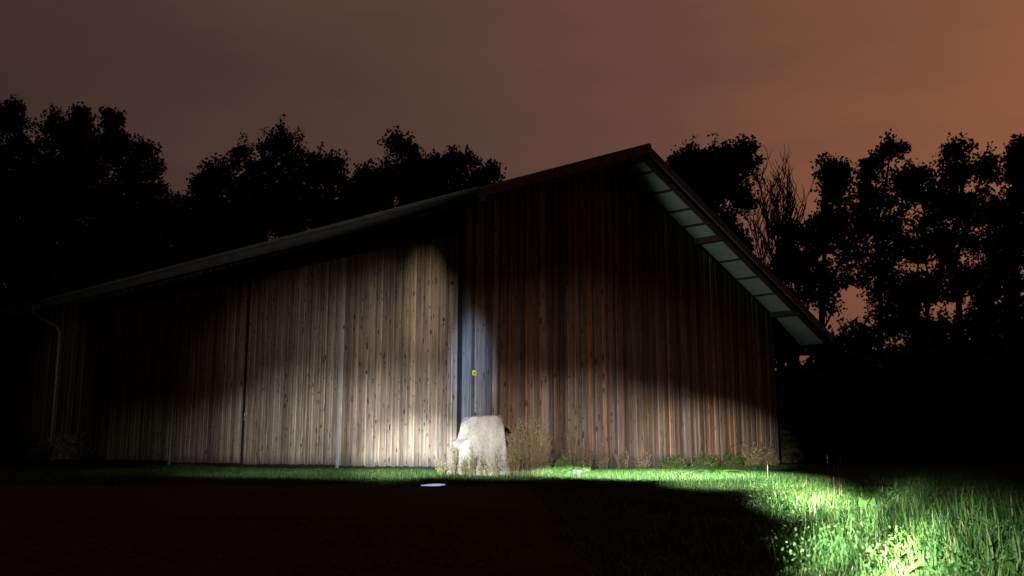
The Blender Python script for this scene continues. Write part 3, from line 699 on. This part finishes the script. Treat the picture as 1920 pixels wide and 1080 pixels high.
# streak of light over the yard, built as an added glowing tube
d_t = 9.0; pt = on_ground(812, 916); root = empty('torch_light', (pt[0], pt[1], 0.), 'bluish white streak of light over the dark yard, built as a small glowing tube', 'torch_light')
me_, t_, b_ = new_mat('streak_glow', .3); b_.inputs['Base Color'].default_value = (.1, .1, .13, 1); b_.inputs['Emission Color'].default_value = (.50, .54, .85, 1); b_.inputs['Emission Strength'].default_value = .75
M_BLK = simple('black_tube_casing', (.012, .012, .014), (.02, .02, .022), 20, .4)
m = MB(); m.tube([np.array([-.115, .02, .028]), np.array([-.03, 0, .032]), np.array([.05, -.01, .034]), np.array([.115, -.015, .037])], [.004, .010, .011, .004], 10)
mesh_np('streak_tube', m.V, m.F, me_, root, smooth=True)
m = MB(); m.tube([np.array([-.10, .035, .018]), np.array([0, .012, .016]), np.array([.10, .0, .018])], [.014, .014, .014], 10)
mesh_np('casing', m.V, m.F, M_BLK, root, smooth=True)  # added casing that carries the glowing tube

# ------------------------------------------------------------------ TREES
M_LEAF = leaf_mat('tree_leaves', [(0, (.035, .045, .025)), (.5, (.055, .065, .035)), (1, (.08, .08, .045))], .15, .6)
M_BARK = simple('bark', (.03, .024, .018), (.06, .048, .036), 4, .9)
def tree(label, cat, d, base, lobes, name='tree', group='trees behind the barn', dens=1., leaf=.115, trunk=.22, twigs=True, depth=1.):
    s = 1846 / d; x0 = (base - 960) / s; z0 = float(gz(x0, d))
    root = empty(name, (x0, d, z0), label, cat, group)
    m = MB(); LC = []
    tops = [at_depth(lx, ly + 12, d) - np.array([x0, d, z0]) for lx, ly, _, _ in lobes]
    ztop_ = max(t[2] for t in tops); cen = np.mean(tops, 0)
    # leader
    K = 8; lead = [np.array([cen[0] * (t ** 1.5) * .8 + rng.normal() * .12 * t, rng.normal() * .15 * t, -.1 + ztop_ * .86 * t]) for t in np.linspace(0, 1, K)]
    m.tube(lead, list(np.linspace(trunk, trunk * .18, K)), 8)
    lead = np.array(lead)
    for (lx, ly, rx, ry), c in zip(lobes, tops):
        rx_, ry_ = rx / s, ry / s; rd = (rx_ * .8 + .3) * depth; c = c + [0, rng.normal() * .8 * depth, 0]
        zatt = max(1.0, c[2] - ry_ * 1.2 - abs(c[0]) * .5); a0 = np.array([np.interp(zatt, lead[:, 2], lead[:, k]) for k in range(3)])
        mid = (a0 + c) / 2 + [rng.normal() * .2, rng.normal() * .2, -.1]
        m.tube([a0, mid, c], [trunk * .38, trunk * .25, trunk * .12], 6)
        ncl = int(max(8, dens * 30 * rx_ * ry_ + 10))
        for _ in range(ncl):
            v = rng.normal(size=3); v /= np.linalg.norm(v); r = rng.random() ** .45 * 1.05
            cc = c + v * r * [rx_, rd, ry_]
            cr_ = rng.uniform(.28, .6)
            if rng.random() < .25 and twigs: m.tube([c + (cc - c) * .15 + rng.normal(size=3) * .1, (c + cc) / 2 + rng.normal(size=3) * .12, cc], [.035, .025, .01], 4, cap=False)
            nl = int(rng.uniform(50, 80)); u = rng.normal(size=(nl, 3)); u *= (cr_ * rng.random((nl, 1)) ** .5) / np.linalg.norm(u, axis=1)[:, None]
            u[:, 2] *= rng.uniform(.6, 1.1)
            LC.append(cc + u)
            if v[2] > .25 and r > .8 and rng.random() < .6:     # upright shoots on the outline
                k = 22; hh_ = rng.uniform(.2, .6); LC.append(cc + np.stack([rng.normal(0, .09, k), rng.normal(0, .09, k), np.linspace(0, hh_ + .2, k)], 1))
    o = mesh_np('trunk', m.V, m.F, M_BARK, root)
    LC = np.concatenate(LC); V, F = leafquads(LC, leaf, elong=1.5)
    mesh_np('crown', V, F, M_LEAF, root, attrs={'bc': np.repeat(rng.random((len(LC), 3)), 4, 0)})
    return root
LG = 'dense trees rising behind the left of the roof'; RG = 'loose trees standing right of the barn'
tree('huge dark tree at the far left with spiky top', 'tree', 44, 60, [(-30, 300, 90, 110), (60, 300, 85, 100), (20, 215, 45, 30), (100, 225, 40, 34), (140, 250, 40, 45), (165, 215, 12, 20), (30, 430, 110, 80), (130, 380, 60, 80), (60, 540, 130, 70), (-20, 680, 90, 100), (80, 690, 110, 100)], group=LG, trunk=.4)
tree('tall tree with a lone leader shoot second from the left', 'tree', 42, 240, [(228, 225, 12, 22), (222, 265, 36, 34), (275, 270, 14, 14), (250, 330, 62, 60), (285, 390, 50, 62), (215, 420, 60, 80), (300, 470, 42, 50), (200, 530, 70, 60), (170, 640, 60, 80)], group=LG, trunk=.3)
tree('broad domed tree with a flat top behind the barn doors', 'tree', 46, 500, [(525, 262, 48, 28), (480, 300, 50, 35), (395, 312, 34, 26), (580, 310, 55, 38), (630, 320, 28, 34), (520, 360, 110, 60), (390, 370, 36, 50), (430, 430, 70, 60), (560, 430, 110, 50), (370, 450, 30, 40), (480, 520, 100, 50)], group=LG, trunk=.38)
tree('dark rounded tree right of the broad domed one', 'tree', 45, 745, [(758, 275, 34, 22), (720, 300, 44, 34), (775, 310, 40, 40), (690, 340, 36, 44), (740, 370, 90, 54), (660, 400, 50, 50), (740, 440, 90, 40)], group=LG, trunk=.3)
tree('lower tree with a loose right edge above the eave', 'tree', 44, 850, [(838, 298, 34, 20), (860, 325, 44, 34), (815, 340, 40, 44), (902, 335, 30, 30), (850, 380, 76, 44), (920, 310, 14, 14), (905, 365, 30, 24)], group=LG, dens=.9, trunk=.25)
tree('tree whose top only peeks over the roof slope', 'tree', 50, 1050, [(1040, 318, 22, 12), (1060, 335, 40, 20), (1050, 400, 60, 50)], group=LG, dens=.9)
tree('dense round topped tree just right of the ridge', 'tree', 42, 1320, [(1345, 305, 55, 36), (1290, 300, 34, 26), (1315, 340, 60, 50), (1325, 288, 48, 24), (1285, 310, 36, 36), (1370, 315, 36, 34), (1330, 345, 66, 42), (1395, 360, 22, 24), (1300, 390, 60, 40), (1380, 400, 24, 30), (1345, 440, 40, 40), (1390, 455, 16, 16)], group=RG, trunk=.28)
tree('slim tree left of the middle trees, bending over the roof corner', 'tree', 40, 1545, [(1565, 300, 32, 22), (1552, 340, 30, 34), (1590, 330, 28, 30), (1570, 385, 44, 36), (1525, 430, 38, 40), (1580, 450, 50, 50), (1500, 470, 26, 34), (1545, 520, 56, 50)], group=RG, dens=0.62, leaf=.115, trunk=.24)
tree('tree with an open airy top in the middle of the right side', 'tree', 41, 1655, [(1655, 282, 28, 16), (1625, 300, 22, 18), (1640, 340, 44, 44), (1685, 350, 34, 40), (1650, 410, 58, 50), (1700, 440, 40, 44), (1640, 490, 56, 44), (1680, 540, 50, 44)], group=RG, dens=0.64, leaf=.115, trunk=.22)
tree('small half bare tree between two taller right trees', 'tree', 43, 1728, [(1716, 318, 22, 14), (1722, 350, 20, 24), (1735, 400, 26, 40), (1740, 470, 30, 44), (1730, 540, 34, 40)], group=RG, dens=.5, leaf=.13, trunk=.14)
tree('pointed tall tree second from the right', 'tree', 40, 1808, [(1806, 262, 22, 20), (1800, 300, 38, 34), (1835, 320, 30, 34), (1775, 350, 30, 36), (1815, 380, 60, 46), (1790, 440, 40, 36), (1850, 450, 44, 50), (1810, 520, 60, 44)], group=RG, dens=0.67, leaf=.115, trunk=.24)
tree('tall tree cut by the right edge of the view', 'tree', 38, 1915, [(1912, 268, 24, 22), (1900, 310, 28, 34), (1945, 320, 34, 40), (1910, 390, 50, 56), (1960, 440, 50, 70), (1900, 480, 44, 56), (1920, 560, 60, 60), (1900, 630, 60, 50)], group=RG, leaf=.12, trunk=.28)
tree('low tree filling the valley between the two left trees', 'tree', 48, 340, [(338, 385, 34, 34), (320, 430, 60, 50), (370, 430, 50, 40), (340, 500, 90, 60), (300, 580, 80, 60)], group=LG, dens=.8, leaf=.12)
tree('low tree filling the gap before the domed tree top', 'tree', 48, 655, [(655, 345, 26, 22), (650, 400, 50, 40), (640, 460, 60, 50)], group=LG, dens=.8, leaf=.12)
tree('tree behind the roof between the rounded tree and the loose edged one', 'tree', 48, 800, [(808, 318, 26, 24), (800, 370, 60, 44), (870, 400, 60, 40)], group=LG, dens=.9, leaf=.12)
tree('low airy tree beside the bare tree', 'tree', 44, 1500, [(1500, 420, 26, 30), (1480, 480, 30, 36), (1510, 520, 40, 44), (1470, 560, 30, 30)], group=RG, dens=.55, leaf=.13)
tree('low tree filling the gap before the pointed tree', 'tree', 45, 1745, [(1745, 440, 34, 44), (1735, 520, 44, 50)], group=RG, dens=0.30, leaf=.115)
tree('low tree between the pointed tree and the right edge', 'tree', 45, 1868, [(1868, 380, 26, 40), (1872, 470, 40, 50), (1868, 560, 46, 50)], group=RG, dens=0.40, leaf=.115)
tree('dark tree filling the space below the far left crown', 'tree', 47, 20, [(20, 340, 90, 70), (-40, 480, 100, 90), (60, 470, 90, 80), (150, 480, 70, 60), (0, 600, 100, 60)], group=LG)
tree('dark tree standing between the far left and the lone shoot tree', 'tree', 47, 175, [(180, 300, 40, 50), (180, 380, 60, 60), (230, 440, 70, 60), (160, 560, 80, 60), (270, 520, 60, 50)], group=LG)
tree('dark tree filling the lower part behind the domed tree', 'tree', 50, 470, [(470, 380, 80, 60), (420, 440, 80, 50), (560, 380, 80, 60), (620, 380, 60, 50)], group=LG)
# bare tree
def bare_tree(px, d, ytop, label):
    s = 1846 / d; x0 = (px - 960) / s; z0 = float(gz(x0, d)); root = empty('bare_tree', (x0, d, z0), label, 'tree', RG); m = MB(); m2 = MB()
    tp = at_depth(px, ytop, d); Ht = tp[2] - z0; dx_ = tp[0] - x0
    def shoot(p, q_, bow, r0, r1, mm, n=6, nn=5):
        p = np.array(p, float); q_ = np.array(q_, float); out = []
        for t in np.linspace(0, 1, n): out.append(p + (q_ - p) * t + bow * math.sin(math.pi * t) * np.array([1, 1, 0]) * np.sign(q_ - p) * .5 + rng.normal(size=3) * .03 * (0 < t < 1))
        mm.tube(out, list(np.linspace(r0, r1, n)), nn, cap=False); return np.array(out)
    stem = shoot([0, 0, -.1], [dx_ * .9, 0, Ht * .9], .05, .16, .03, m, 10, 7)
    for k in range(36):
        t = rng.uniform(.28, .85); p0 = stem[int(t * 9)]; a = rng.uniform(0, 2 * np.pi); w_ = (1.15 - t) * 2.6 * rng.uniform(.3, 1)
        p1 = np.array([p0[0] + math.cos(a) * w_, p0[1] + math.sin(a) * w_, min(Ht * 1.0, p0[2] + Ht * rng.uniform(.12, .30))])
        limb = shoot(p0, p1, .25, .045, .015, m2)
        for _ in range(8):
            b0 = limb[rng.integers(1, 6)]; a = rng.uniform(0, 2 * np.pi); l_ = rng.uniform(.5, 1.4); b1 = b0 + np.array([math.cos(a) * l_ * .42, math.sin(a) * l_ * .42, l_])
            tw_ = shoot(b0, b1, .08, .026, .014, m2, 4, 4)
            for _ in range(4):
                c0 = tw_[rng.integers(1, 4)]; a = rng.uniform(0, 2 * np.pi); l_ = rng.uniform(.2, .6); shoot(c0, c0 + np.array([math.cos(a) * l_ * .5, math.sin(a) * l_ * .5, l_]), .03, .015, .009, m2, 3, 3)
    mesh_np('trunk', m.V, m.F, M_BARK, root)
    mesh_np('branches', m2.V, m2.F, M_BARK, root)
bare_tree(1458, 36, 306, 'bare leafless tree with upright twigs right of the roof slope')
# lower understorey trees whose stems let the sky through
for i, (bx, top, lb) in enumerate([(1478, 600, 'thin understorey tree right at the barn back corner'), (1540, 640, 'straight understorey tree under the roof tip'), (1600, 600, 'understorey tree right of the roof tip'), (1668, 590, 'understorey tree before the airy tree'), (1722, 600, 'understorey tree before the half bare tree'), (1778, 600, 'understorey tree before the pointed tree'), (1850, 590, 'understorey tree near the right edge')]):
    L_ = [(bx + rng.uniform(-14, 14), top + rng.uniform(0, 30), rng.uniform(20, 30), rng.uniform(20, 30)) for _ in range(2)] + [(bx + rng.uniform(-22, 22), 640 + rng.uniform(-10, 25), 16, 16)]
    tree(lb, 'tree', 36 + rng.uniform(-1, 1), bx, L_, name='understorey_tree', group='thin understorey trees right of the barn', dens=.3, leaf=.11, trunk=.1)
# hedge: far undergrowth that reads as one dark mass
def undergrowth(x0, x1, d, topfn, label, n):
    pts = []
    for _ in range(n):
        px = rng.uniform(x0, x1); dd = d + rng.uniform(-1.5, 1.5); s = 1846 / dd; zt_ = at_depth(px, topfn(px), dd)[2]
        k = 16; c = np.array([(px - 960) / s, dd, rng.random() ** .7 * zt_]); u = rng.normal(size=(k, 3)) * .22; pts.append(c + u)
    LC = np.concatenate(pts); LC[:, 2] = np.maximum(LC[:, 2], .05); V, F = leafquads(LC, .2, elong=1.4)
    o = mesh_np('undergrowth', V, F, M_LEAF, attrs={'bc': np.repeat(rng.random((len(LC), 3)), 4, 0)}); o['kind'] = 'stuff'; o['label'] = label
undergrowth(1440, 2150, 33.5, lambda x: np.interp(x, [1440, 1480, 1520, 1600, 1700, 1800, 1920, 2150], [735, 715, 700, 692, 680, 668, 655, 640]) + 8 * math.sin(x * .05) + 5 * math.sin(x * .13), 'dark undergrowth below the trees on the right', 9000)
undergrowth(-400, 260, 40, lambda x: 700 + 10 * math.sin(x * .04), 'dark undergrowth beyond the left end of the barn', 3000)
